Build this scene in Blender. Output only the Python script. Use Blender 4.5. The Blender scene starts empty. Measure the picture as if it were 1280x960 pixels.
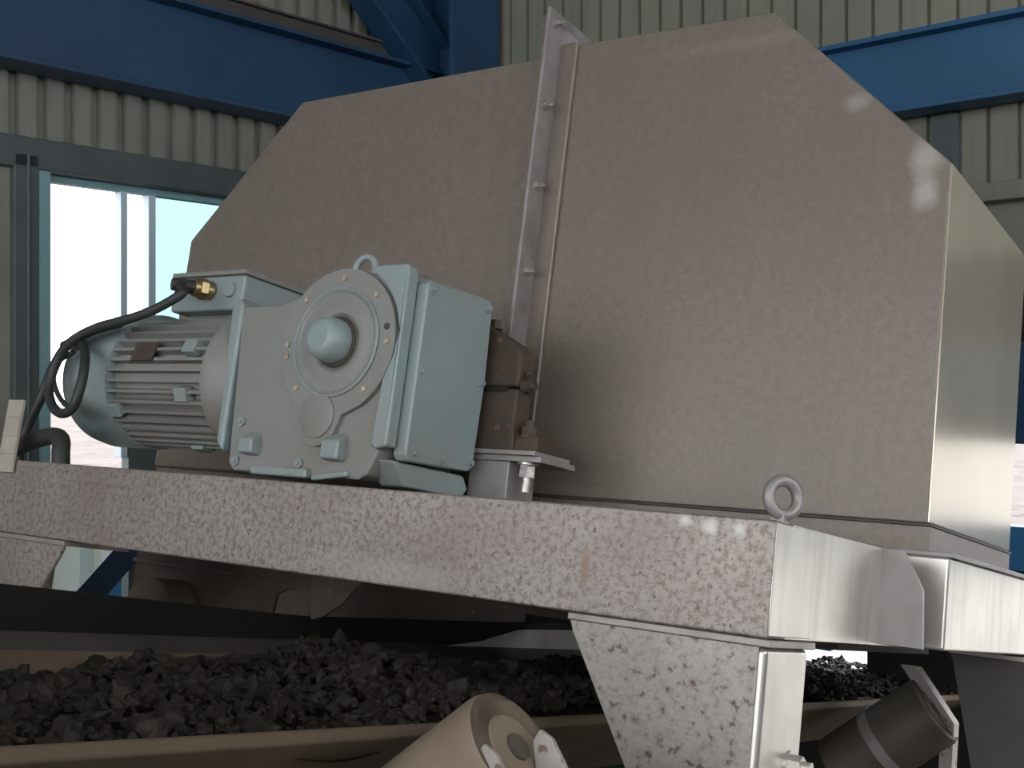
import bpy, bmesh, math, random
from mathutils import Matrix, Vector
import numpy as np
random.seed(7)
S = bpy.context.scene
COL = S.collection
CAMH = 2.6

# ------------------------------------------------------------ camera, world, exposure
cd = bpy.data.cameras.new('camera'); cam = bpy.data.objects.new('camera', cd); COL.objects.link(cam)
cam.location = (0, 0, CAMH); cam.rotation_euler = (math.pi/2, 0, 0)
cd.sensor_width = 36; cd.lens = 1500/1280*36; cd.clip_start = .02; cd.clip_end = 500
S.camera = cam
w = bpy.data.worlds.new('sky'); S.world = w; w.use_nodes = True
wt = w.node_tree; bg = wt.nodes['Background']
bg.inputs['Color'].default_value = (.93, .97, 1, 1); bg.inputs['Strength'].default_value = 1.9
S.view_settings.view_transform = 'Standard'; S.view_settings.look = 'None'
S.view_settings.gamma = 1; S.view_settings.use_curve_mapping = False
S.view_settings.exposure = 1.35

# ------------------------------------------------------------ frames
# machine frame: x along the front beam (right), y away through the machine, z up the machine
MM = Matrix(((0.8181673, 0.5624911, 0.1191893, 0.5516667),
             (-0.5748967, 0.8038138, 0.1528960, 2.5),
             (-0.0098034, -0.1936161, 0.9810284, CAMH-0.2833333),
             (0, 0, 0, 1)))
# building frame: x along the left wall from the corner, y along the right wall, z up from eye height
ln = math.hypot(.662, .75)
BM = Matrix(((-.662/ln, .75/ln, 0, -.448), (-.75/ln, -.662/ln, 0, 8.39), (0, 0, 1, CAMH), (0, 0, 0, 1)))

# ------------------------------------------------------------ materials
def nd(nt, t, **k):
    n = nt.nodes.new(t)
    for a, b in k.items(): setattr(n, a, b)
    return n
def mat(name, base, rough=.6, metal=0, var=None, vscale=6, speck=None, sscale=60, sthr=.62, bump=.0, bscale=80, spec=.5,
        streak=None, extra=None, rvar=0, fine=None, fscale=45, flo=.42, fhi=.62):
    m = bpy.data.materials.new(name); m.use_nodes = True
    nt = m.node_tree; p = nt.nodes['Principled BSDF']; L = nt.links.new
    p.inputs['Roughness'].default_value = rough; p.inputs['Metallic'].default_value = metal
    p.inputs['Specular IOR Level'].default_value = spec
    tc = nd(nt, 'ShaderNodeTexCoord'); co = tc.outputs['Object']
    rgb = nd(nt, 'ShaderNodeRGB'); rgb.outputs[0].default_value = (*base, 1); cur = rgb.outputs[0]
    def mixin(cur, fac, colr):
        mx = nd(nt, 'ShaderNodeMix', data_type='RGBA'); L(fac, mx.inputs[0]); L(cur, mx.inputs[6])
        mx.inputs[7].default_value = (*colr, 1); return mx.outputs[2]
    def ramp(src, a, b):
        r = nd(nt, 'ShaderNodeMapRange'); L(src, r.inputs[0]); r.inputs[1].default_value = a; r.inputs[2].default_value = b
        return r.outputs[0]
    if var:
        n = nd(nt, 'ShaderNodeTexNoise'); n.inputs['Scale'].default_value = vscale; n.inputs['Detail'].default_value = 6
        L(co, n.inputs['Vector']); cur = mixin(cur, ramp(n.outputs[0], .35, .7), var)
        if rvar:
            r = nd(nt, 'ShaderNodeMapRange'); L(n.outputs[0], r.inputs[0]); r.inputs[1].default_value = .3; r.inputs[2].default_value = .7
            r.inputs[3].default_value = rough-rvar; r.inputs[4].default_value = rough+rvar; L(r.outputs[0], p.inputs['Roughness'])
    if fine:
        n = nd(nt, 'ShaderNodeTexNoise'); n.inputs['Scale'].default_value = fscale; n.inputs['Detail'].default_value = 8; n.inputs['Roughness'].default_value = .7
        L(co, n.inputs['Vector']); cur = mixin(cur, ramp(n.outputs[0], flo, fhi), fine)
    if streak:
        mp = nd(nt, 'ShaderNodeMapping'); mp.inputs['Scale'].default_value = (14, 14, 1.0); L(co, mp.inputs[0])
        n = nd(nt, 'ShaderNodeTexNoise'); n.inputs['Scale'].default_value = 1.5; n.inputs['Detail'].default_value = 5
        L(mp.outputs[0], n.inputs['Vector']); cur = mixin(cur, ramp(n.outputs[0], .5, .85), streak)
    if speck:
        n = nd(nt, 'ShaderNodeTexNoise'); n.inputs['Scale'].default_value = sscale; n.inputs['Detail'].default_value = 3
        L(co, n.inputs['Vector']); cur = mixin(cur, ramp(n.outputs[0], sthr, sthr+.06), speck)
    for (pos, rad, colr, amt) in (extra or []):
        sb = nd(nt, 'ShaderNodeVectorMath', operation='SUBTRACT'); L(co, sb.inputs[0]); sb.inputs[1].default_value = pos
        dv = nd(nt, 'ShaderNodeVectorMath', operation='DIVIDE'); L(sb.outputs[0], dv.inputs[0]); dv.inputs[1].default_value = rad
        ls = nd(nt, 'ShaderNodeVectorMath', operation='LENGTH'); L(dv.outputs[0], ls.inputs[0])
        n = nd(nt, 'ShaderNodeTexNoise'); n.inputs['Scale'].default_value = 14; n.inputs['Detail'].default_value = 4; L(co, n.inputs['Vector'])
        ad = nd(nt, 'ShaderNodeMath', operation='ADD'); L(ls.outputs['Value'], ad.inputs[0]); L(n.outputs[0], ad.inputs[1])
        r = nd(nt, 'ShaderNodeMapRange'); L(ad.outputs[0], r.inputs[0]); r.inputs[1].default_value = 1.6; r.inputs[2].default_value = .8
        r.inputs[3].default_value = 0; r.inputs[4].default_value = amt; cur = mixin(cur, r.outputs[0], colr)
    L(cur, p.inputs['Base Color'])
    if bump:
        n = nd(nt, 'ShaderNodeTexNoise'); n.inputs['Scale'].default_value = bscale; n.inputs['Detail'].default_value = 4
        L(co, n.inputs['Vector']); b = nd(nt, 'ShaderNodeBump'); b.inputs['Strength'].default_value = bump; b.inputs['Distance'].default_value = .01
        L(n.outputs[0], b.inputs['Height']); L(b.outputs[0], p.inputs['Normal'])
    return m

TAUPE = (.225, .184, .155)
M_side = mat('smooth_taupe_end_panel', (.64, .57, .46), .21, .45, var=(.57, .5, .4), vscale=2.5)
M_hood = mat('dusty_taupe_steel', TAUPE, .42, .15, var=(.20, .163, .138), vscale=2.2, streak=(.21, .172, .147), speck=(.16, .128, .11), sscale=90, sthr=.66, fine=(.18, .148, .12), fscale=38,
             bump=.08, bscale=160,
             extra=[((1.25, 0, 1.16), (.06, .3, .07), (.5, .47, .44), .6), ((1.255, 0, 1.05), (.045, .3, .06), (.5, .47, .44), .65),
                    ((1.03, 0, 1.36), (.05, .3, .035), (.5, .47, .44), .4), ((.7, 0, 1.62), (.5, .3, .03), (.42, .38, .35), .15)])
M_edge = mat('bare_edge_steel', (.36, .32, .29), .4, .3, var=(.26, .22, .2), vscale=9)
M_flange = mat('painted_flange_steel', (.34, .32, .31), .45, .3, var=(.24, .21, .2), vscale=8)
M_frame = mat('speckled_frame_steel', (.36, .318, .29), .42, .3, var=(.27, .23, .208), vscale=3, speck=(.12, .08, .062), sscale=70, sthr=.625, bump=.08, bscale=90,
              fine=(.19, .15, .13), fscale=60, flo=.46, fhi=.60,
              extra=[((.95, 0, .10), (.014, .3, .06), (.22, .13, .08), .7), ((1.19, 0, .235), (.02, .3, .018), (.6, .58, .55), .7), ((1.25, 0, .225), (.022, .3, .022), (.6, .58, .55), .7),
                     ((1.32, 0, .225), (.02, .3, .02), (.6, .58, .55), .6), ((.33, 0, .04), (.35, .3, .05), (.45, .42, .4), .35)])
M_leg = mat('spotted_leg_steel', (.36, .33, .31), .42, .35, var=(.29, .26, .24), vscale=5, speck=(.13, .085, .065), sscale=42, sthr=.61, bump=.08, bscale=80, fine=(.22, .18, .155), fscale=42, flo=.48, fhi=.62)
M_galv = mat('galvanised_side_steel', (.66, .625, .575), .30, .66, var=(.50, .46, .42), vscale=5, streak=(.42, .38, .34))
M_zinc = mat('zinc_bolt', (.55, .53, .5), .35, .7, var=(.35, .3, .27), vscale=60)
M_blue = mat('grey_blue_machine_paint', (.245, .305, .31), .38, 0, var=(.25, .265, .255), vscale=4, speck=(.3, .24, .2), sscale=70, sthr=.72, bump=.12, bscale=120)
M_dustblue = mat('dusty_machine_paint', (.225, .228, .218), .5, 0, var=(.21, .19, .17), vscale=3, speck=(.13, .15, .16), sscale=60, sthr=.7, bump=.15, bscale=120,)
M_bolthead = mat('worn_brass_bolt', (.62, .5, .38), .4, .4, var=(.4, .27, .18), vscale=60)
M_brass = mat('brass_gland', (.45, .33, .15), .35, .8, var=(.3, .24, .14), vscale=30)
M_rub = mat('black_cable_rubber', (.03, .03, .03), .55, bump=.1)
M_dark = mat('dark_gap', (.012, .012, .013), .8)
M_rust = mat('rusty_brown_iron', (.080, .055, .040), .7, .1, var=(.052, .037, .029), vscale=9, speck=(.2, .09, .045), sscale=22, sthr=.66, bump=.3, bscale=50)
M_blacksk = mat('black_rubber_skirt', (.007, .0065, .006), .7, var=(.010, .009, .008), vscale=5, spec=.2)
M_belt = mat('dusty_brown_belt', (.13, .092, .062), .7, var=(.09, .065, .045), vscale=5, spec=.25)
M_roll = mat('dusty_brown_roller', (.25, .19, .14), .6, var=(.2, .145, .105), vscale=7, spec=.35)
M_rolld = mat('dark_worn_roller', (.10, .08, .06), .55, var=(.07, .055, .045), vscale=6)
M_coal = mat('coal_lumps', (.009, .007, .0055), .65, var=(.024, .0175, .012), vscale=14, spec=.25)
M_peel = mat('peeling_white_steel', (.40, .37, .34), .5, .2, var=(.33, .28, .25), vscale=10, speck=(.18, .12, .09), sscale=38, sthr=.58)
M_clad = mat('cream_cladding', (.22, .22, .175), .6, 0, var=(.18, .18, .145), vscale=1.5, streak=(.16, .16, .13))
M_cladl = mat('grey_cladding', (.22, .21, .18), .6, 0, var=(.17, .16, .14), vscale=2, streak=(.15, .14, .125))
M_steelblue = mat('blue_beam_paint', (.014, .055, .12), .5, 0, var=(.011, .042, .095), vscale=2, speck=(.03, .05, .08), sscale=20, sthr=.68)
M_steelblue3 = mat('mid_blue_beam_paint', (.012, .088, .20), .5, 0, var=(.01, .07, .165), vscale=2)
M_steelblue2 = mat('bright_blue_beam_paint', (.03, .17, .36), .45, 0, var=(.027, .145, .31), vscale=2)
M_brownst = mat('brown_grey_girt', (.07, .06, .055), .6, 0, var=(.05, .045, .04), vscale=4)
M_teal = mat('teal_grey_steel', (.075, .09, .093), .5, 0, var=(.055, .068, .07), vscale=3)
M_pale = mat('glare_paled_frame', (.5, .58, .66), .4)  # window frame paled to put the opening's glare into its colour
M_jamb = mat('light_teal_jamb', (.20, .34, .37), .45, 0, var=(.17, .29, .31), vscale=3)
M_conc = mat('grey_concrete', (.13, .12, .11), .85, 0, var=(.09, .085, .08), vscale=2, bump=.3, bscale=12)
M_darkwall = mat('dark_panel', (.02, .019, .018), .8, spec=.2)
M_ground = mat('pale_rubble_ground', (.165, .13, .118), .9, 0, var=(.11, .085, .078), vscale=.35, speck=(.07, .055, .055), sscale=1.2, sthr=.6)
M_bounce = mat('added_bounce_ground', (.36, .34, .315), .9, 0, var=(.31, .29, .27), vscale=.3)
M_shadeblue = mat('shaded_brace_blue', (.008, .025, .05), .55)  # beam blue darkened so the lower brace holds its shade in the colour
M_cream = mat('sunlit_cream_sheet', (.66, .63, .50), .6)
M_roof = mat('roof_sheet', (.2, .2, .19), .7)
M_tag = mat('pale_painted_bar', (.42, .38, .32), .6, var=(.33, .29, .24), vscale=14)
gl = bpy.data.materials.new('tinted_pane'); gl.use_nodes = True
nt = gl.node_tree; nt.nodes.clear()
o_ = nd(nt, 'ShaderNodeOutputMaterial'); tr = nd(nt, 'ShaderNodeBsdfTransparent'); tr.inputs[0].default_value = (.42, .56, .56, 1)
gs = nd(nt, 'ShaderNodeBsdfGlossy'); gs.inputs['Roughness'].default_value = .1
mx = nd(nt, 'ShaderNodeMixShader'); mx.inputs[0].default_value = .06
nt.links.new(tr.outputs[0], mx.inputs[1]); nt.links.new(gs.outputs[0], mx.inputs[2]); nt.links.new(mx.outputs[0], o_.inputs[0])
M_glass = gl

# ------------------------------------------------------------ mesh helpers
def B(): return bmesh.new()
def box(bm, x0, x1, y0, y1, z0, z1):
    v = [bm.verts.new((x, y, z)) for x in (x0, x1) for y in (y0, y1) for z in (z0, z1)]
    for f in ((0,1,3,2),(4,6,7,5),(0,4,5,1),(2,3,7,6),(0,2,6,4),(1,5,7,3)): bm.faces.new([v[i] for i in f])
    return bm
def prism(bm, poly, ax, a, b):
    def P(p, t):
        return {0: (t, p[0], p[1]), 1: (p[0], t, p[1]), 2: (p[0], p[1], t)}[ax]
    A = [bm.verts.new(P(p, a)) for p in poly]; C_ = [bm.verts.new(P(p, b)) for p in poly]
    n = len(poly)
    for i in range(n): bm.faces.new((A[i], A[(i+1) % n], C_[(i+1) % n], C_[i]))
    bm.faces.new(A[::-1]); bm.faces.new(C_)
    return bm
def frameof(d):
    d = Vector(d).normalized(); a = Vector((0, 0, 1)) if abs(d.z) < .9 else Vector((1, 0, 0))
    u = d.cross(a).normalized(); v = d.cross(u); return d, u, v
def cyl(bm, p0, p1, r0, r1=None, n=32, caps=True):
    if r1 is None: r1 = r0
    p0 = Vector(p0); p1 = Vector(p1); d, u, v = frameof(p1-p0)
    A, C_ = [], []
    for i in range(n):
        t = 2*math.pi*(i+.5)/n; e = u*math.cos(t)+v*math.sin(t)
        A.append(bm.verts.new(p0+e*r0)); C_.append(bm.verts.new(p1+e*r1))
    for i in range(n): bm.faces.new((A[i], A[(i+1) % n], C_[(i+1) % n], C_[i]))
    if caps: bm.faces.new(A[::-1]); bm.faces.new(C_)
    return bm
def lathe(bm, p, d, prof, n=48):
    """prof: (distance along d, radius)"""
    p = Vector(p); d, u, v = frameof(d); rings = []
    for (h, r) in prof:
        rings.append([bm.verts.new(p+d*h+(u*math.cos(2*math.pi*i/n)+v*math.sin(2*math.pi*i/n))*max(r, 1e-4)) for i in range(n)])
    for A, C_ in zip(rings, rings[1:]):
        for i in range(n): bm.faces.new((A[i], A[(i+1) % n], C_[(i+1) % n], C_[i]))
    bm.faces.new(rings[0][::-1]); bm.faces.new(rings[-1])
    return bm
def torus(bm, c, nrm, R, r, a0=0, a1=2*math.pi, n=32, m=12, up=None, sx=1, sy=1):
    c = Vector(c); d = Vector(nrm).normalized(); u0 = Vector(up or (0, 0, 1)); x = u0.cross(d).normalized(); y = d.cross(x)
    full = abs(a1-a0-2*math.pi) < 1e-6; k = n if full else n+1; rings = []
    for i in range(k):
        t = a0+(a1-a0)*i/n; e = x*math.cos(t)*sx+y*math.sin(t)*sy; q = c+e*R; en = e.normalized()
        rings.append([bm.verts.new(q+(en*math.cos(2*math.pi*j/m)+d*math.sin(2*math.pi*j/m))*r) for j in range(m)])
    for i in range(k if full else k-1):
        A = rings[i]; C_ = rings[(i+1) % k]
        for j in range(m): bm.faces.new((A[j], A[(j+1) % m], C_[(j+1) % m], C_[j]))
    if not full: bm.faces.new(rings[0][::-1]); bm.faces.new(rings[-1])
    return bm
def smoothpath(pts, k=8):
    P = [Vector(p) for p in pts]; P = [P[0]]+P+[P[-1]]; out = []
    for i in range(1, len(P)-2):
        for j in range(k):
            t = j/k; a, b, c, d = P[i-1:i+3]
            out.append(.5*((2*b)+(c-a)*t+(2*a-5*b+4*c-d)*t*t+(3*b-a-3*c+d)*t**3))
    out.append(P[-2]); return out
def tube(bm, pts, r, n=12, k=8):
    P = smoothpath(pts, k); rings = []; u = None
    for i, p in enumerate(P):
        d = (P[min(i+1, len(P)-1)]-P[max(i-1, 0)]).normalized()
        if u is None: _, u, _ = frameof(d)
        u = (u-d*u.dot(d)).normalized(); v = d.cross(u)
        rings.append([bm.verts.new(p+(u*math.cos(2*math.pi*j/n)+v*math.sin(2*math.pi*j/n))*r) for j in range(n)])
    for A, C_ in zip(rings, rings[1:]):
        for j in range(n): bm.faces.new((A[j], A[(j+1) % n], C_[(j+1) % n], C_[j]))
    bm.faces.new(rings[0][::-1]); bm.faces.new(rings[-1]); return bm
def bar(bm, p0, p1, w_, t, up=(0, 1, 0)):
    """flat bar from p0 to p1, w_ across, t thick along 'up'"""
    p0 = Vector(p0); p1 = Vector(p1); d = (p1-p0).normalized(); n = Vector(up); n = (n-d*n.dot(d)).normalized(); s = d.cross(n)
    v = [bm.verts.new(p+s*a*w_/2+n*b*t/2) for p in (p0, p1) for a in (-1, 1) for b in (-1, 1)]
    for f in ((0,1,3,2),(4,6,7,5),(0,4,5,1),(2,3,7,6),(0,2,6,4),(1,5,7,3)): bm.faces.new([v[i] for i in f])
    return bm
def hexbolt(bm, p, d, r, h, stud=0, rs=None):
    p = Vector(p); d = Vector(d).normalized()
    cyl(bm, p, p+d*h*.15, r*1.35, n=20); cyl(bm, p+d*h*.15, p+d*h, r, n=6)
    if stud: cyl(bm, p+d*h, p+d*(h+stud), rs or r*.55, n=14)
    return bm

FR = {'m': MM, 'b': BM}
def finish(bm, name, m, bev, base):
    bmesh.ops.recalc_face_normals(bm, faces=bm.faces)
    if base != (0, 0, 0): bmesh.ops.translate(bm, verts=bm.verts, vec=-Vector(base))
    me = bpy.data.meshes.new(name); bm.to_mesh(me); bm.free(); me.materials.append(m)
    o = bpy.data.objects.new(name, me); COL.objects.link(o)
    me.polygons.foreach_set('use_smooth', [True]*len(me.polygons))
    try: me.set_sharp_from_angle(angle=math.radians(32))
    except Exception: pass
    if bev:
        b = o.modifiers.new('bevel', 'BEVEL'); b.width = bev; b.segments = 2; b.limit_method = 'ANGLE'; b.angle_limit = math.radians(32)
        b.harden_normals = True
    return o
def thing(name, label, cat, base=(0, 0, 0), fr='m', group=None):
    o = bpy.data.objects.new(name, None); COL.objects.link(o); o.empty_display_size = .1
    o.matrix_world = FR[fr] @ Matrix.Translation(base)
    o['label'] = label; o['category'] = cat
    if group: o['group'] = group
    o['_b'] = list(base); return o
def part(name, bm, m, parent, bev=.003, label=None):
    r = parent
    while r.parent: r = r.parent
    o = finish(bm, name, m, bev, tuple(r['_b'])); o.parent = parent
    if label: o['label'] = label
    return o
def solo(name, bm, m, label, cat, base=(0, 0, 0), fr='m', bev=.003, kind=None, group=None):
    o = finish(bm, name, m, bev, base); o.matrix_world = FR[fr] @ Matrix.Translation(base)
    if label: o['label'] = label
    if cat: o['category'] = cat
    if kind: o['kind'] = kind
    if group: o['group'] = group
    return o
def struct(name, bm, m, fr='b', bev=0):
    o = finish(bm, name, m, bev, (0, 0, 0)); o.matrix_world = FR[fr]; o['kind'] = 'structure'; return o

# ================================================================ SETTING (building frame: x=v along left wall, y=u along right wall)
FZ = -2.6; TOP = 4.6; VL = 11.0; UL = 10.5
def corr(bm, along, a0, a1, z0, z1, off=0, pitch=.15, depth=.028, th=.004, prof4=((0, 0), (.52, 0), (.60, -1), (.92, -1))):
    """trapezoid cladding, along 'v' on the left wall (y=off) or 'u' on the right wall (x=off)"""
    prof = []; a = a0
    while a < a1-1e-6:
        for fa, d in prof4:
            t = a+fa*pitch
            if t <= a1: prof.append((t, d*depth))
        a += pitch
    prof.append((a1, prof[-1][1]))
    def P(t, d, z): return (t, off+d, z) if along == 'v' else (off+d, t, z)
    lo = [bm.verts.new(P(t, d, z0)) for t, d in prof]; hi = [bm.verts.new(P(t, d, z1)) for t, d in prof]
    lo2 = [bm.verts.new(P(t, d-th, z0)) for t, d in prof]; hi2 = [bm.verts.new(P(t, d-th, z1)) for t, d in prof]
    n = len(prof)
    for i in range(n-1):
        bm.faces.new((lo[i], lo[i+1], hi[i+1], hi[i])); bm.faces.new((lo2[i+1], lo2[i], hi2[i], hi2[i+1]))
        bm.faces.new((lo[i+1], lo[i], lo2[i], lo2[i+1])); bm.faces.new((hi[i], hi[i+1], hi2[i+1], hi2[i]))
    bm.faces.new((lo[0], hi[0], hi2[0], lo2[0])); bm.faces.new((hi[-1], lo[-1], lo2[-1], hi2[-1]))
    return bm
b = B()
corr(b, 'v', 0, VL, 1.25, TOP, depth=.05)
corr(b, 'v', 3.14, VL, FZ, 1.25)
corr(b, 'v', 0, .5, FZ, 1.25)
struct('wall_left', b, M_cladl)
b = B(); box(b, .5, 2.46, -.10, -.03, FZ, -.29); struct('wall_left_panel', b, M_teal)          # solid lower panel behind the motor
b = B()
corr(b, 'u', 0, UL, .98, TOP, depth=.03, prof4=((0, 0), (.80, 0), (.84, -1), (.93, -1), (.97, 0)))
box(b, -.06, 0, 0, UL, .62, .89)                # flat panel under the rail
struct('wall_right', b, M_clad)
b = B(); box(b, -.06, 0, 0, 1.8, FZ, .62); box(b, -.06, 0, 3.1, 4.0, FZ, -.89); box(b, -.06, 0, 6.9, UL, FZ, .62); box(b, -.06, 0, 4.0, 6.9, FZ, -2.2); box(b, -.06, 0, 3.1, 6.9, -.27, .62)
box(b, -.06, 0, 1.8, 3.1, -1.40, .62); box(b, -.06, 0, 1.8, 3.1, FZ, -1.66)
struct('wall_right_lower', b, M_darkwall)
b = B(); box(b, -.3, VL, -.3, UL, FZ-.2, FZ); struct('floor', b, M_conc)
b = B(); box(b, -.5, VL, -.5, UL, TOP, TOP+.08); struct('ceiling', b, M_roof)
# far sides of the hall (behind and beside the viewer) with unseen openings added to shape the fill light
b = B(); box(b, VL, VL+.06, -.3, UL, FZ, -.3); box(b, VL, VL+.06, -.3, UL, 3.2, TOP)
for u in (-.3, 3.2, 6.8, 10.2): box(b, VL, VL+.06, u, u+.3, -.3, 3.2)
struct('wall_back', b, M_roof)
b = B(); box(b, -.5, VL, UL, UL+.06, FZ, .9); box(b, -.5, VL, UL, UL+.06, 3.2, TOP)
for v in (-.5, 3.4, 7.2, 10.7): box(b, v, v+.3, UL, UL+.06, .9, 3.2)
struct('wall_front', b, M_roof)
b = B(); box(b, .4, VL, -.09, .05, 1.09, 1.25); struct('trim_1', b, M_teal, bev=.01)          # door header
b = B(); box(b, 3.01, 3.14, -.10, .05, FZ, 1.16); box(b, 3.06, 3.075, .05, .06, FZ, 1.16)
struct('trim_2', b, M_teal, bev=.01)                                                            # post left of the opening
b = B(); box(b, 2.945, 3.01, -.16, .045, FZ, 1.09); box(b, .5, 2.945, -.1, -.04, 1.05, 1.09)
struct('trim_3', b, M_jamb, bev=.004)
b = B(); box(b, -.04, .09, 0, UL, .89, .98); box(b, -.04, .02, 0, UL, .935, .945); struct('trim_4', b, M_cladl, bev=.006)   # pale rail on the right wall
b = B(); box(b, -.03, .05, 3.47, 3.60, .98, 1.35); struct('trim_5', b, M_teal, bev=.004)
wn = B(); box(wn, 2.465, 2.505, -.10, -.03, -.40, 1.05); box(wn, 2.29, 2.335, -.10, -.03, -.29, 1.05); box(wn, .5, .56, -.10, -.03, -.29, 1.05)

win = finish(wn, 'window_1', M_pale, .003, (0, 0, 0)); win.matrix_world = BM; win['kind'] = 'structure'
pn = B(); box(pn, .56, 2.29, -.072, -.064, -.29, 1.05); po = finish(pn, 'pane', M_glass, 0, (0, 0, 0)); po.parent = win
# window band in the right wall (open), its frame
wn = B(); box(wn, -.05, .02, 3.1, 6.9, -.29, -.27)
for u in (3.1, 6.88): box(wn, -.05, .01, u, u+.03, -.68, -.27)
win = finish(wn, 'window_2', M_steelblue2, .002, (0, 0, 0)); win.matrix_world = BM; win['kind'] = 'structure'
# ground outside
b = B(); box(b, -160, 60, -160, -.6, -3.3, -3.0)
struct('ground', b, M_ground)
b = B(); box(b, -160, -.6, -.6, 60, -3.3, -3.0)
struct('ground_bounce', b, M_bounce)  # pale ground added to brighten reflections on the hood side and frame

# blue structural steel
def ibeam(name, label, p0, p1, h, wd, m, web_axis='z', fr='b', cat='beam', tf=.025, flm=None):
    """I section between p0 and p1 (axis along v or u), web vertical"""
    t = thing(name, label, cat, tuple(p0), fr)
    p0 = Vector(p0); p1 = Vector(p1); d = (p1-p0).normalized()
    if abs(d.z) > .9: up = Vector((0, 1, 0))
    else: up = (Vector((0, 0, 1))-d*d.z).normalized()
    wb = B(); side = d.cross(up); bar(wb, p0, p1, h-2*tf, .016, up=side); part('web', wb, m, t, 0)
    for sg in (1, -1):
        f = B(); c = up*sg*(h/2-tf/2); bar(f, p0+c, p1+c, wd, tf, up=up); part('flange', f, flm or m, t, .003)
    return t
t = ibeam('steel_beam', 'deep dark blue steel beam along the left wall above the bright opening', (.25, .14, 1.83), (VL, .14, 1.83), .52, .22, M_steelblue)
t = ibeam('steel_beam', 'blue steel beam across the cream right wall beside the hood top', (.14, .3, 1.56), (.14, UL, 1.56), .40, .18, M_steelblue3)
b = B(); box(b, .4, VL, .01, .12, 2.10, 2.20); box(b, .4, VL, .01, .15, 2.20, 2.215)
solo('steel_girt', b, M_brownst, 'brown grey girt lying on top of the deep blue beam by the left wall', 'girt', (.4, 0, 2.13), 'b', bev=.004)
t = thing('steel_column', 'dark blue steel column standing in the corner behind the hood', 'column', (.27, .27, FZ), 'b')
b = B(); box(b, .05, .50, .10, .13, FZ, TOP); part('flange', b, M_steelblue, t)
b = B(); box(b, .05, .50, .50, .53, FZ, TOP); part('flange', b, M_steelblue, t)
b = B(); box(b, .265, .285, .13, .50, FZ, TOP); part('web', b, M_steelblue, t, 0)
t = ibeam('diagonal_brace', 'dark blue diagonal brace running down to the top of the corner column', (2.3, .20, 3.72), (.33, .20, 2.08), .34, .2, M_steelblue, cat='brace')
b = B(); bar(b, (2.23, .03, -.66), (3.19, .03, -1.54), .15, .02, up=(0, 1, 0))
solo('diagonal_brace', b, M_shadeblue, 'dark blue diagonal brace seen through the gap under the left of the frame', 'brace', (2.6, .04, -1.1), 'b')
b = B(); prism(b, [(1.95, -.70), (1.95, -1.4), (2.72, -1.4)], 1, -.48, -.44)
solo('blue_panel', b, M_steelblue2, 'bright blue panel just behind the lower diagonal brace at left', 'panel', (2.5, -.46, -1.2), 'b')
t = thing('cream_screen', 'cream sheet screen with grey posts outside, seen under the left of the frame', 'screen', (2.8, -.8, -3.0), 'b')
b = B(); corr(b, 'v', 2.0, 3.9, -3.0, -.62, off=-.85, pitch=.3, depth=.04); part('sheet', b, M_cream, t, 0)
b = B(); box(b, 2.70, 2.745, -.82, -.78, -3.0, -.66); part('post', b, M_teal, t)
b = B(); box(b, 2.60, 2.64, -.82, -.78, -3.0, -.66); part('post', b, M_steelblue, t)
b = B(); box(b, .02, .16, 3.1, 6.9, -.27, .20)
solo('steel_beam', b, M_steelblue, 'short blue beam right of the hood, just above the white window', 'beam', (.1, 3.1, 0), 'b')
b = B(); box(b, .02, .12, 3.1, 6.9, -.89, -.68)
solo('steel_beam', b, M_steelblue2, 'bright blue beam below the white window at the right edge', 'beam', (.1, 3.1, -.8), 'b')
b = B(); box(b, .01, .10, 1.8, 2.94, -1.42, -1.36)
solo('steel_beam', b, M_steelblue2, 'thin blue rail over the bright gap behind the right leg', 'beam', (.1, 1.8, -1.4), 'b')

# ================================================================ CONVEYOR (machine frame)
XN, XF, ZL = -.56, -1.68, -.50
def beltprof(o=0):
    return [(XN+.0, ZL-o), (-.86-.0, -.70-o), (-1.38, -.70-o), (XF, ZL-o)]
b = B()
pr = [(XN, ZL), (XN-.01, ZL+.004), (-.87, -.69), (-1.37, -.69), (XF, ZL), (XF, ZL-.028), (-1.37, -.72), (-.87, -.72), (XN-.012, ZL-.032), (XN+.004, ZL-.02)]
prism(b, pr, 1, -3.2, 4.7)
solo('conveyor_belt', b, M_belt, 'brown dusty troughed conveyor belt carrying coal beneath the machine', 'conveyor belt', (-1.1, 0, -.7), bev=.006)
# coal heap
rng = np.random.default_rng(3)
def ico():
    bm = bmesh.new(); bmesh.ops.create_icosphere(bm, subdivisions=2, radius=1)
    v = np.array([x.co[:] for x in bm.verts]); f = np.array([[y.index for y in x.verts] for x in bm.faces]); bm.free(); return v, f
V0, F0 = ico()
def heap(x, y):
    return (-.515+.018*math.sin(y*4.3+1)+.02*math.sin(y*9.1+x*5)+.012*math.sin(x*17+y*3)
            + .03*(1-((x+1.05)/.5)**2) + .012*math.sin(y*3.1+.4))
vs, fs = [], []; n = 0
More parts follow.
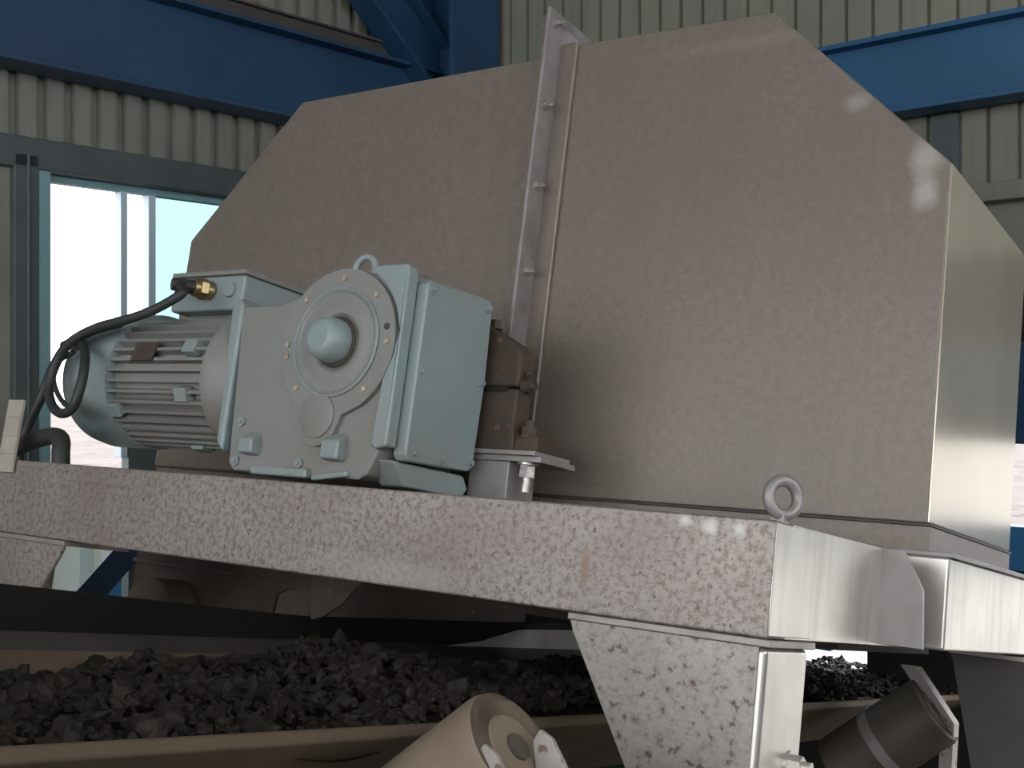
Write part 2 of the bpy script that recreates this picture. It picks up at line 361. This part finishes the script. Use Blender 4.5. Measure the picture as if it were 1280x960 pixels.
# surface sheet under the lumps
NX, NY = 20, 260
g = [];
for j in range(NY+1):
    for i in range(NX+1):
        x = -1.60+(.99)*i/NX; y = -3.1+7.7*j/NY
        g.append((x, y, heap(x, y)-.02))
vs.append(np.array(g)); gf = []
for j in range(NY):
    for i in range(NX):
        a = j*(NX+1)+i; gf += [(a, a+1, a+NX+2), (a, a+NX+2, a+NX+1)]
fs.append(np.array(gf)); n = len(g)
for k in range(11000):
    y = -1.9+6.3*rng.random()**1.15; x = -1.60+.99*rng.random()
    s = .008+.013*rng.random()**2
    if y < 2 and rng.random() < .12: s *= 1.6
    v = V0*(1+.28*rng.standard_normal((len(V0), 1)))
    pl = rng.standard_normal((5, 3)); pl /= np.linalg.norm(pl, axis=1)[:, None]
    for q in pl:
        d = v@q; v = v-np.outer(np.clip(d-.55, 0, None), q)
    v = v*s*np.array([1, .7+.6*rng.random(), .6+.5*rng.random()])
    v = v+np.array([x, y, heap(x, y)+.4*s])
    vs.append(v); fs.append(F0+n); n += len(v)
V = np.concatenate(vs)-np.array([-1.1, 0, -.5]); F = np.concatenate(fs)
me = bpy.data.meshes.new('coal'); me.from_pydata(V.tolist(), [], F.tolist()); me.materials.append(M_coal)
co = bpy.data.objects.new('coal', me); COL.objects.link(co); co.matrix_world = MM @ Matrix.Translation((-1.1, 0, -.5))
co['label'] = 'heap of small dark coal lumps lying on the conveyor belt'; co['category'] = 'coal'; co['kind'] = 'stuff'

b = B(); pts = [(-3.2, -.23), (-.576, -.355), (.542, -.395), (2.1, -.37), (2.5, -.40), (2.5, -.53), (-3.2, -.47)]
prism(b, pts, 0, -1.83, -1.80)
sk = thing('skirt_board', 'long black skirt board behind the coal along the far side of the belt', 'skirt board', (-1.8, 0, -.5))
part('board', b, M_blacksk, sk)
b = B(); prism(b, [(1.0, -.50), (1.5, -.45), (1.75, -.40), (2.48, -.385), (2.48, -.525)], 0, -1.80, -1.785); part('lit_end_plate', b, M_flange, sk, label='grey plate standing for the lit end of the skirt board')  # grey tapered plate carries the light fading in along the board's end
b = B(); box(b, -1.785, -1.77, 1.2, 2.48, -.505, -.495); part('end_plate_rib', b, M_edge, sk)
b = B(); prism(b, [(-1.80, -.47), (-1.79, -.47), (-1.66, -.545), (-1.67, -.555)], 1, -3.2, 4.0)
solo('skirt_rubber', b, M_brownst, 'dim grey strip between the black skirt board and the coal', 'skirt rubber', (-1.7, 0, -.5), bev=0)
b = B(); box(b, -.60, -.50, -3.2, 3.9, -.90, -.885); box(b, -.50, -.49, -3.2, 3.9, -1.04, -.885)
solo('conveyor_stringer', b, M_rust, 'brown stringer channel running under the near belt edge', 'conveyor stringer', (-.5, 0, -1.04))

def idler(y, r, L, m, rm, lab, grey=False, base_rise=.0):
    t = thing('idler_set', lab, 'conveyor roller', (-.7, y, -1.0))
    c, s = math.cos(math.radians(40)), math.sin(math.radians(40))
    ax = Vector((c, 0, s)); nn = Vector((-s, 0, c))
    lip = Vector((XN, y, ZL-.02)) - nn*(r+.04)
    hi = lip+ax*(.11+base_rise); lo = hi-ax*L
    b = B(); lathe(b, lo, ax, [(0, r*.93), (.012, r), (L-.02, r), (L-.004, r*.95)]); ro = part('roller', b, m, t, 0)
    if grey:
        b = B(); lathe(b, lo+ax*(L*.43), ax, [(0, r+.001), (0, r+.003), (.04, r+.003), (.04, r+.001)]); part('band', b, M_flange, ro, 0, label='pale grey worn band')
    b = B(); lathe(b, hi-ax*.004, ax, [(0, r*.95), (.0, r*.9), (-.006, r*.62), (.004, r*.55), (.004, r*.3)][::1]); part('end_cap', b, m, ro, 0)
    b = B(); cyl(b, hi-ax*.01, hi+ax*.006, r*.22, n=20); part('shaft', b, M_rolld, t, 0)
    b = B(); cyl(b, lo-ax*.0, lo-ax*.04, .02); box(b, -1.4, -.45, y-.04, y+.04, -1.0, -.93); part('cross_frame', b, rm, t)
    return t, hi, ax, nn
t, hi, ax, nn = idler(-.47, .122, .50, M_roll, M_rust, 'large brown wing roller in front of the coal at bottom centre', base_rise=.135)
# its two white flat bracket bars
for dy, dx, nm in ((-.10, .02, 'near'), (.03, .06, 'far')):
    b = B(); top = hi+ax*dx+Vector((0, dy, -.01))
    pr = [(top.x-.03, top.z-.015), (top.x-.018, top.z+.008), (top.x+.01, top.z-.004), (top.x+.055, top.z-.06), (top.x+.08, top.z-.16), (top.x+.08, -.98), (top.x+.02, -.98), (top.x+.02, top.z-.2)]
    prism(b, pr, 1, top.y-.006, top.y+.006); part('bracket', b, M_peel, t, .002, label='white flaking steel bracket bar')
t2, hi, ax, nn = idler(2.2, .13, .44, M_rolld, M_rust, 'dark wing roller beyond the speckled right leg', grey=True, base_rise=.16)
b = B(); top = hi+ax*.03
pr = [(top.x-.16, top.z+.12), (top.x-.10, top.z+.12), (top.x+.045, top.z-.06), (top.x+.045, -.98), (top.x+.0, -.98), (top.x+.0, top.z-.07)]
prism(b, pr, 1, top.y-.01, top.y+.06); part('bracket', b, M_peel, t2, .002)

# ================================================================ MACHINE
# ---------------- hood
HB = (-1.3, 1.0, .0)
h = thing('separator_hood', 'huge taupe steel hood with chamfered corners and bolted vertical joint', 'machine hood', HB)
XJ = -1.40
b = B(); pl = [(-3.285, .095), (XJ-.004, .095), (XJ-.004, 1.70), (-2.71, 1.69), (-3.29, 1.11)]
prism(b, pl, 1, 1.012, 1.97); part('left_shell', b, M_hood, h, .006)
b = B(); pl = [(XJ+.004, .095), (.022, .095), (.022, 1.14), (-.57, 1.712), (XJ+.004, 1.722)]
prism(b, pl, 1, 1.0, 1.97); part('right_shell', b, M_hood, h, .006)
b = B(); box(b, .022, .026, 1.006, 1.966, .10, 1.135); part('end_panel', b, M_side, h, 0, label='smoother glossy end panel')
b = B(); box(b, -3.26, .030, 1.004, 1.96, .0, .088); part('base_rim', b, M_hood, h)
b = B(); prism(b, [(1.0, .09), (1.0, .095)], 0, 0, 0) if False else box(b, -3.27, .034, .995, 1.965, .088, .094); part('seam', b, M_brownst, h, 0)
# flange angles
b = B(); box(b, XJ+.014, XJ+.085, .990, 1.0, .10, 1.73); part('flange_leaf', b, M_hood, h, .002)
b = B(); box(b, XJ+.079, XJ+.087, .984, .996, .10, 1.73); part('weld_line', b, M_edge, h, .002)
b = B(); box(b, XJ+.002, XJ+.014, .895, 1.0, .10, 1.83)
prism(b, [(XJ+.01, 1.722), (XJ+.09, 1.722), (XJ+.014, 1.80)], 1, .985, .995); box(b, XJ+.002, XJ+.014, 1.0, 1.97, 1.71, 1.83); part('joint_flange', b, M_flange, h, .002)
b = B(); box(b, XJ-.016, XJ-.004, .905, 1.012, .10, 1.81); box(b, XJ-.08, XJ-.016, 1.002, 1.012, .10, 1.70); box(b, XJ-.016, XJ-.004, 1.0, 1.97, 1.70, 1.81); part('joint_flange', b, M_hood, h, .002)
for z in (1.78, 1.47, 1.17, .86, .50, .2):
    b = B(); hexbolt(b, (XJ+.014, .935, z), (1, 0, 0), .014, .018, .018); hexbolt(b, (XJ-.016, .935, z), (-1, 0, 0), .014, .014)
    part('bolt', b, M_zinc, h, 0)
for (x, y) in ((.025, 1.10), (.025, 1.55), (.025, 1.9)):
    b = B(); hexbolt(b, (.075, y, .0), (0, 0, 1), .017, .022); part('bolt', b, M_flange, h, 0)

# ---------------- support frame
f = thing('support_frame', 'speckled grey steel support frame with gusseted legs under the hood', 'machine frame', (-1.4, 0, -.25))
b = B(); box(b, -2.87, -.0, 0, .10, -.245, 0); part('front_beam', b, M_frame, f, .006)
b = B(); box(b, -.004, .0015, .004, .245, -.24, -.004); box(b, -.10, .0, .10, .93, -.245, 0); part('side_beam', b, M_galv, f, .005)
b = B(); prism(b, [(-.01, 0), (.054, 0), (.108, -.095), (.116, -.24), (-.01, -.24)], 1, .70, .715); part('stiffener_plate', b, M_flange, f, .002)
b = B(); box(b, -.10, .125, .86, 2.9, -.24, 0); part('side_box', b, M_galv, f, .008)
b = B(); box(b, -.10, .135, .865, 2.9, .0, .012); part('top_plate', b, M_flange, f, .002)
b = B(); box(b, -2.87, .0, 2.75, 2.85, -.245, 0); part('rear_beam', b, M_frame, f, .006)
b = B(); box(b, -2.97, -2.77, .10, 2.9, -.245, 0); part('side_beam', b, M_frame, f, .006)
LEG = -2.36
def leg(x0, x1, gx0, gx1, y0, y1, gm, sm, flip, L_=LEG):
    b = B(); box(b, x0, x1, y0+.004, y1, L_, -.262); lg = part('leg', b, sm, f, .014)
    b = B(); e = gx0+(gx1-gx0)*.0
    sgn = 1 if not flip else -1
    xg = (x0 if not flip else x1)
    pr = [(gx0, -.262), (xg+sgn*.10, -.262), (xg+sgn*.10, -1.2), (xg, -1.2), (xg-sgn*.03, -.80), (gx0+sgn*.012, -.29)]
    prism(b, pr, 1, y0, y0+.012); part('gusset', b, gm, lg, .002)
    b = B(); box(b, min(gx0, x1+.008)-.004, max(gx0, x1+.008)+.004, y0-.006, y1+.006, -.262, -.246); part('leg_plate', b, M_edge, lg, .003)
leg(-.115, 0, -.475, 0, 0, .245, M_leg, M_galv, False)
leg(-2.87, -2.75, -2.385, 0, 0, .245, M_frame, M_frame, True)
leg(.06, .12, -.10, 0, 1.78, 2.03, M_brownst, M_flange, False)
b = B(); torus(b, (-.012, .055, .052), (1.5, -1, .1), .037, .0135, up=(0, 0, 1), n=36); box(b, -.032, .0, .04, .07, -.004, .018); part('lifting_eye', b, M_flange, f, .002)
b = B(); hexbolt(b, (.0, .18, -.505), (1, 0, 0), .022, .03, .02); part('bolt', b, M_galv, f, 0)

# ---------------- plates and chute under the hood
t = thing('lower_chute', 'brown dusty chute plate with notched lower edge under the hood', 'chute', (-2.3, .9, -.4))
b = B(); prism(b, [(-3.10, -.13), (-2.09, -.13), (-2.09, -.335), (-2.13, -.33), (-2.22, -.335), (-2.27, -.36), (-2.30, -.6), (-3.09, -.6)], 1, .85, .865)
part('plate', b, M_rust, t, .002)
b = B(); prism(b, [(-1.77, -.05), (-1.768, -.31), (-1.748, -.40), (-1.70, -.385), (-1.63, -.34), (-1.572, -.275), (-1.56, -.05)], 1, .50, .515); part('fang_plate', b, M_rust, t, .002)
b = B(); box(b, -1.78, -1.70, .51, .86, -.13, -.10); part('rib', b, M_brownst, t)
b = B(); box(b, -3.10, -2.5, .835, .85, -.315, -.30); part('rib', b, M_brownst, t)
b = B(); box(b, -3.9, -1.88, 1.9, 1.93, -.72, -.15); box(b, -1.88, -1.0, 1.9, 1.93, -.34, -.05); part('rear_plate', b, M_rust, t, 0)
b = B(); cyl(b, (-2.80, .70, -.50), (-2.80, .845, -.50), .14, n=40)
solo('tail_roller', b, M_rolld, 'dim brown roller end showing above the black skirt board', 'roller', (-2.8, .77, -.50), bev=.006)
b = B(); box(b, -1.86, -.2, 1.0, 1.9, -.28, -.26); part('hood_floor', b, M_rust, t)

# ---------------- gearbox
GY = .2
GB = (-1.62, .38, .03)
g_ = thing('gearbox', 'dusty grey blue gearbox with round bearing cover and ring of bolts', 'gearbox', GB)
cxg, czg, Rg = -1.515, .44, .232
def arc(cx, cz, r, a0, a1, n): return [(cx+r*math.cos(math.radians(a0+(a1-a0)*i/n)), cz+r*math.sin(math.radians(a0+(a1-a0)*i/n))) for i in range(n+1)]
outline = [(-1.90, .035), (-1.925, .06), (-1.968, .555), (-1.955, .567), (-1.80, .570)] + arc(cxg, czg, Rg, 135, 66, 12) + \
          [(-1.41, .672), (-1.315, .672), (-1.298, .66), (-1.298, .14), (-1.34, .052), (-1.37, .035)]
b = B(); prism(b, outline, 1, GY+.012, .57); hs = part('housing', b, M_dustblue, g_, .012)
# raised front boss with a tail down to the small lower cover
boss = arc(cxg, czg, .228, 238, -60, 60)[::1]
boss = [(cxg+.228*math.cos(math.radians(a)), czg+.228*math.sin(math.radians(a))) for a in range(232, -59, -6)]
tail = [(-1.455, .22), (-1.465, .19)] + arc(-1.548, .205, .082, -10, -170, 12) + [(-1.63, .22), (-1.64, .235)]
b = B(); prism(b, boss+tail, 1, GY-.006, GY+.02); part('front_boss', b, M_dustblue, g_, .005)
b = B(); lathe(b, (cxg, GY-.004, czg), (0, -1, 0), [(0, .165), (.006, .163), (.008, .158), (.003, .15), (.003, .118), (.0045, .115), (.004, .098), (.002, .09)], 64); part('bearing_cover', b, M_dustblue, g_, 0)
b = B(); torus(b, (cxg, GY-.010, czg), (0, -1, 0), .1655, .0035, n=64, m=8); part('cover_rim', b, M_blue, g_, 0)
b = B(); lathe(b, (-1.548, GY-.006, .215), (0, -1, 0), [(0, .068), (.006, .067), (.008, .062), (.008, .02)], 40); part('plug_cover', b, M_dustblue, g_, 0)
b = B(); torus(b, (cxg, GY-.008, czg), (0, -1, 0), .073, .006, n=48, m=8)
part('seal_ring', b, M_rust, g_, 0)
b = B(); lathe(b, (cxg, GY-.003, czg), (0, -1, 0), [(0, .068), (.02, .069), (.055, .066), (.075, .058), (.085, .045), (.086, .038), (.083, .036), (.083, .01)], 48)
part('shaft_cap', b, M_blue, g_, 0)
for a in (90, 46, 0, -46, 226, 193, 182, 137):
    x = cxg+.2*math.cos(math.radians(a)); z = czg+.197*math.sin(math.radians(a))
    b = B(); cyl(b, (x, GY, z), (x, GY-.012, z), .0095, .008, n=16); part('bolt', b, M_bolthead, g_, 0, label='small brassy bolt head')
b = B(); cyl(b, (-1.322, GY, .485), (-1.322, GY-.0095, .485), .010, n=16); part('bolt', b, M_rust, g_, 0, label='dark rusty bolt head')
for (x, z) in ((-1.885, .19), (-1.885, .065), (-1.61, .072)):
    b = B(); cyl(b, (x, GY+.02, z), (x, GY+.002, z), .015, n=20); cyl(b, (x, GY+.02, z), (x, GY-.004, z), .008, n=6); part('bolt', b, M_blue, g_, 0)
def pad(x, w_, z0, z1, side):
    b = B(); pr = [(GY+.02, z0), (GY-.028, z0+.005), (GY-.028, z1-.03), (GY+.02, z1)]
    prism(b, pr, 0, x, x+w_); part('foot_pad', b, M_blue, g_, .008)
pad(-1.85, .062, .085, .165, 0); pad(-1.50, .072, .082, .172, 1)
b = B(); bar(b, (-1.80, GY+.005, .042), (-1.56, GY+.005, .042), .03, .03, up=(0, 0, 1)); bar(b, (-1.54, GY+.006, .03), (-1.40, GY+.006, .05), .02, .03); part('bottom_lip', b, M_blue, g_, .008)
# right-hand rim and side cover
b = B(); prism(b, [(-1.31, .125), (-1.268, .135), (-1.268, .655), (-1.28, .675), (-1.412, .675)] + arc(cxg, czg, .236, 63, 8, 12) + [(-1.290, .40), (-1.318, .33), (-1.33, .14)], 1, GY-.004, GY+.045); part('side_rim', b, M_blue, g_, .008)
b = B(); prism(b, [(GY+.05, .12), (GY+.065, .102), (.555, .112), (.575, .13), (.585, .40), (.575, .64), (.56, .655), (GY+.065, .64), (GY+.05, .625)], 0, -1.285, -1.235)
sc = part('side_cover', b, M_blue, g_, .007)
b = B(); prism(b, [(GY+.03, .10), (.57, .10), (.60, .06), (.57, .03), (GY+.10, .03)], 0, -1.36, -1.262); part('oil_sump', b, M_blue, g_, .008)
for (y, z) in ((GY+.075, .615), (.55, .625), (GY+.075, .37), (.562, .39), (GY+.085, .13), (.42, .13), (.555, .14)):
    b = B(); cyl(b, (-1.237, y, z), (-1.231, y, z), .016, n=20); cyl(b, (-1.237, y, z), (-1.222, y, z), .009, n=6); part('cover_bolt', b, M_blue, sc, 0)
b = B(); prism(b, [(GY+.028, .20), (GY+.045, .44), (GY+.052, .30), (GY+.055, .16)], 0, -1.30, -1.277); part('gap', b, M_dark, g_, 0)
b = B(); torus(b, (-1.50, .26, .685), (.15, -1, 0), .036, .011, n=32); cyl(b, (-1.50, .26, .62), (-1.50, .26, .665), .03); part('lifting_eye', b, M_blue, g_, 0)
# left adapter flange
b = B(); prism(b, [(-1.955, .09), (-1.99, .12), (-2.015, .56), (-1.98, .60), (-1.96, .57)], 1, .205, .60); part('motor_adapter', b, M_blue, g_, .012)

# ---------------- motor
mc = Vector((0, .41, .35)); R_ = .232
mo = thing('electric_motor', 'grey blue finned electric motor lying left of the gearbox', 'motor', (-2.5, .41, .11))
b = B(); lathe(b, (-2.10, mc.y, mc.z), (-1, 0, 0), [(0, R_*.88), (.50, R_*.88)], 64)
for k in range(40):
    a = 2*math.pi*k/40; e = Vector((0, math.cos(a), math.sin(a))); s_ = Vector((0, -math.sin(a), math.cos(a)))
    if 60 < math.degrees(a) < 120: continue
    p0 = Vector((-2.07, mc.y, mc.z))+e*(R_*.94); p1 = Vector((-2.57, mc.y, mc.z))+e*(R_*.94)
    bar(b, p0, p1, .011, R_*.16, up=e)
part('finned_body', b, M_dustblue, mo, 0)
b = B(); lathe(b, (-2.02, mc.y, mc.z), (-1, 0, 0), [(-.05, R_*.85), (0, R_*.98), (.02, R_*1.03), (.055, R_*1.03), (.06, R_*.92), (.08, R_*.9)], 64); part('end_shield', b, M_dustblue, mo, 0)
b = B(); lathe(b, (-2.56, mc.y, mc.z), (-1, 0, 0), [(0, R_*1.05), (.20, R_*1.05), (.26, R_*1.0), (.30, R_*.84), (.32, R_*.6), (.322, .04)], 64); part('fan_cowl', b, M_blue, mo, 0)
for (a, x) in ((200, -2.17), (215, -2.54), (262, -2.25), (160, -2.16)):
    e = Vector((0, math.cos(math.radians(a)), math.sin(math.radians(a))))
    b = B(); c = Vector((x, mc.y, mc.z))+e*R_*.98; bar(b, c-Vector((.03, 0, 0)), c+Vector((.03, 0, 0)), .05, .04, up=e); part('lug', b, M_blue, mo, .006)
b = B(); e = Vector((0, math.cos(math.radians(165)), math.sin(math.radians(165)))); c = Vector((-2.38, mc.y, mc.z))+e*R_*1.045
bar(b, c-Vector((.055, 0, 0)), c+Vector((.055, 0, 0)), .07, .006, up=e); part('nameplate', b, M_rust, mo, .001, label='small brown nameplate')
for a in (205, 212, 240, 247, 254):
    pass
b = B(); box(b, -2.46, -2.13, .40, .68, .55, .60); part('terminal_base', b, M_dustblue, mo, .01)
b = B(); box(b, -2.48, -2.115, .33, .66, .59, .715); tb = part('terminal_box', b, M_blue, mo, .01)
b = B(); box(b, -2.488, -2.107, .322, .668, .715, .732); part('box_lid', b, M_dustblue, tb, .004)
b = B(); cyl(b, (-2.298, .275, .66), (-2.335, .205, .655), .026, .021, n=20); part('cable_boot', b, M_rub, tb, .002, label='black cable boot')
b = B(); cyl(b, (-2.275, .335, .66), (-2.30, .27, .66), .032, n=24); cyl(b, (-2.281, .31, .66), (-2.29, .285, .66), .039, n=6); part('cable_gland', b, M_brass, tb, .002, label='brass cable gland')
b = B(); cyl(b, (-2.175, .335, .66), (-2.175, .315, .66), .026, n=24); part('blanking_plug', b, M_blue, tb, .003)

# ---------------- cables, conduit, bar at the left end
def mp(px, py, y):
    """point on the machine plane y=const whose position was measured in the photograph"""
    d = Vector(((px-640)/1500, 1, -(py-480)/1500)); o = Vector((0, 0, CAMH)); Mi = MM.inverted()
    dl = Mi.to_3x3() @ d; ol = Mi @ o; t_ = (y-ol.y)/dl.y; return ol+dl*t_
b = B(); P = [Vector((-2.30, .275, .66)), Vector((-2.325, .235, .66))]
P += [mp(*q) for q in ((228, 366, .17), (195, 386, .14), (160, 399, .12), (120, 410, .11), (88, 428, .10), (70, 455, .10), (61, 485, .09), (66, 508, .08), (78, 517, .07), (91, 509, .06), (100, 486, .06), (105, 462, .07), (106, 440, .10), (98, 426, .14), (80, 432, .16))]
tube(b, P, .0165); solo('power_cable', b, M_rub, 'thick black cable looping from the motor terminal box down past the cowl', 'cable', (-2.9, .1, .4), bev=0)
b = B(); P = [mp(*q) for q in ((150, 404, .16), (115, 414, .15), (84, 432, .14), (66, 460, .13), (50, 500, .12), (36, 530, .12), (28, 552, .12), (24, 570, .12), (22, 600, .12))]
tube(b, P, .0165); solo('power_cable', b, M_rub, 'black cable dropping behind the pale bar at the left end of the beam', 'cable', (-2.9, .1, .4), bev=0)
b = B(); P = [mp(*q) for q in ((92, 440, .12), (74, 452, .12), (67, 472, .11), (72, 492, .1), (82, 506, .1), (92, 508, .1))]
tube(b, P, .009); solo('thin_cable', b, M_rub, 'thin black cable inside the loop of the thick one', 'cable', (-2.9, .1, .4), bev=0)
b = B(); tube(b, [mp(20, 560, .09), mp(45, 550, .08), mp(66, 545, .07), mp(76, 550, .06), mp(76, 566, .05), mp(76, 590, .05)], .030, n=16)
solo('conduit_elbow', b, M_rub, 'short black hose elbow standing on the left end of the beam', 'hose', (-2.7, .06, .05), bev=0)
b = B(); a0 = mp(6, 590, -.012); a1 = mp(22, 500, -.012); bar(b, a0, a1, .085, .012); 
for z_ in (.25, .5, .75):
    c = a0.lerp(a1, z_); bar(b, c-Vector((0, .007, 0)), c+Vector((.0, -.009, .004)), .08, .003)
solo('flat_bar', b, M_tag, 'pale flat bar standing at the far left end of the frame beam', 'bar', tuple(a0), bev=.002)

# ---------------- bearing block and its stand
t = thing('bearing_stand', 'light grey bearing stand between the gearbox and the hood', 'stand', (-1.4, .74, -.2))
b = B(); box(b, -1.95, -1.02, .62, .82, .160, .178); box(b, -1.9, -1.03, .60, .80, .178, .192); part('top_plate', b, M_flange, t, .002)
b = B(); box(b, -1.29, -1.14, .63, .78, -.245, .16); part('post', b, M_flange, t, .004)
b = B(); box(b, -1.9, -1.75, .63, .78, -.245, .16); part('post', b, M_flange, t, .004)
b = B(); box(b, -2.0, -1.0, .58, .92, -.26, -.245); part('cross_member', b, M_flange, t)
b = B(); hexbolt(b, (-1.09, .66, .160), (0, 0, -1), .026, .045, .045, .016); part('bolt', b, M_zinc, t, 0)
t = thing('bearing_housing', 'rusty brown plummer block bearing behind the gearbox', 'bearing housing', (-1.5, .74, .19))
b = B(); prism(b, [(-1.91, .192), (-1.13, .192), (-1.13, .235), (-1.135, .25), (-1.135, .385), (-1.91, .385)], 1, .62, .70); part('lower_body', b, M_rust, t, .008)
b = B(); prism(b, [(-1.90, .392), (-1.14, .392), (-1.14, .50), (-1.165, .53), (-1.30, .60), (-1.42, .63), (-1.6, .63), (-1.9, .5)], 1, .625, .70); part('upper_cap', b, M_rust, t, .012)
b = B(); box(b, -1.91, -1.05, .635, .78, .192, .245); part('foot', b, M_rust, t, .008)
b = B(); box(b, -1.30, -1.17, .612, .64, .375, .388); part('slot', b, M_dark, t, 0)
b = B(); hexbolt(b, (-1.10, .66, .236), (0, 0, 1), .026, .035, .02); part('bolt', b, M_rust, t, 0)
b = B(); hexbolt(b, (-1.28, .66, .585), (0, 0, 1), .018, .03); part('bolt', b, M_rust, t, 0)
b = B(); cyl(b, (-1.14, .66, .40), (-1.115, .66, .40), .022); hexbolt(b, (-1.115, .66, .40), (1, 0, 0), .014, .02); hexbolt(b, (-1.13, .66, .435), (1, 0, .4), .009, .014); part('grease_fitting', b, M_rust, t, 0)
b = B(); cyl(b, (cxg, .55, czg), (cxg, 1.03, czg), .07)
solo('drive_shaft', b, M_rolld, 'dark drive shaft running from the gearbox into the hood', 'shaft', (cxg, .8, czg), bev=0)
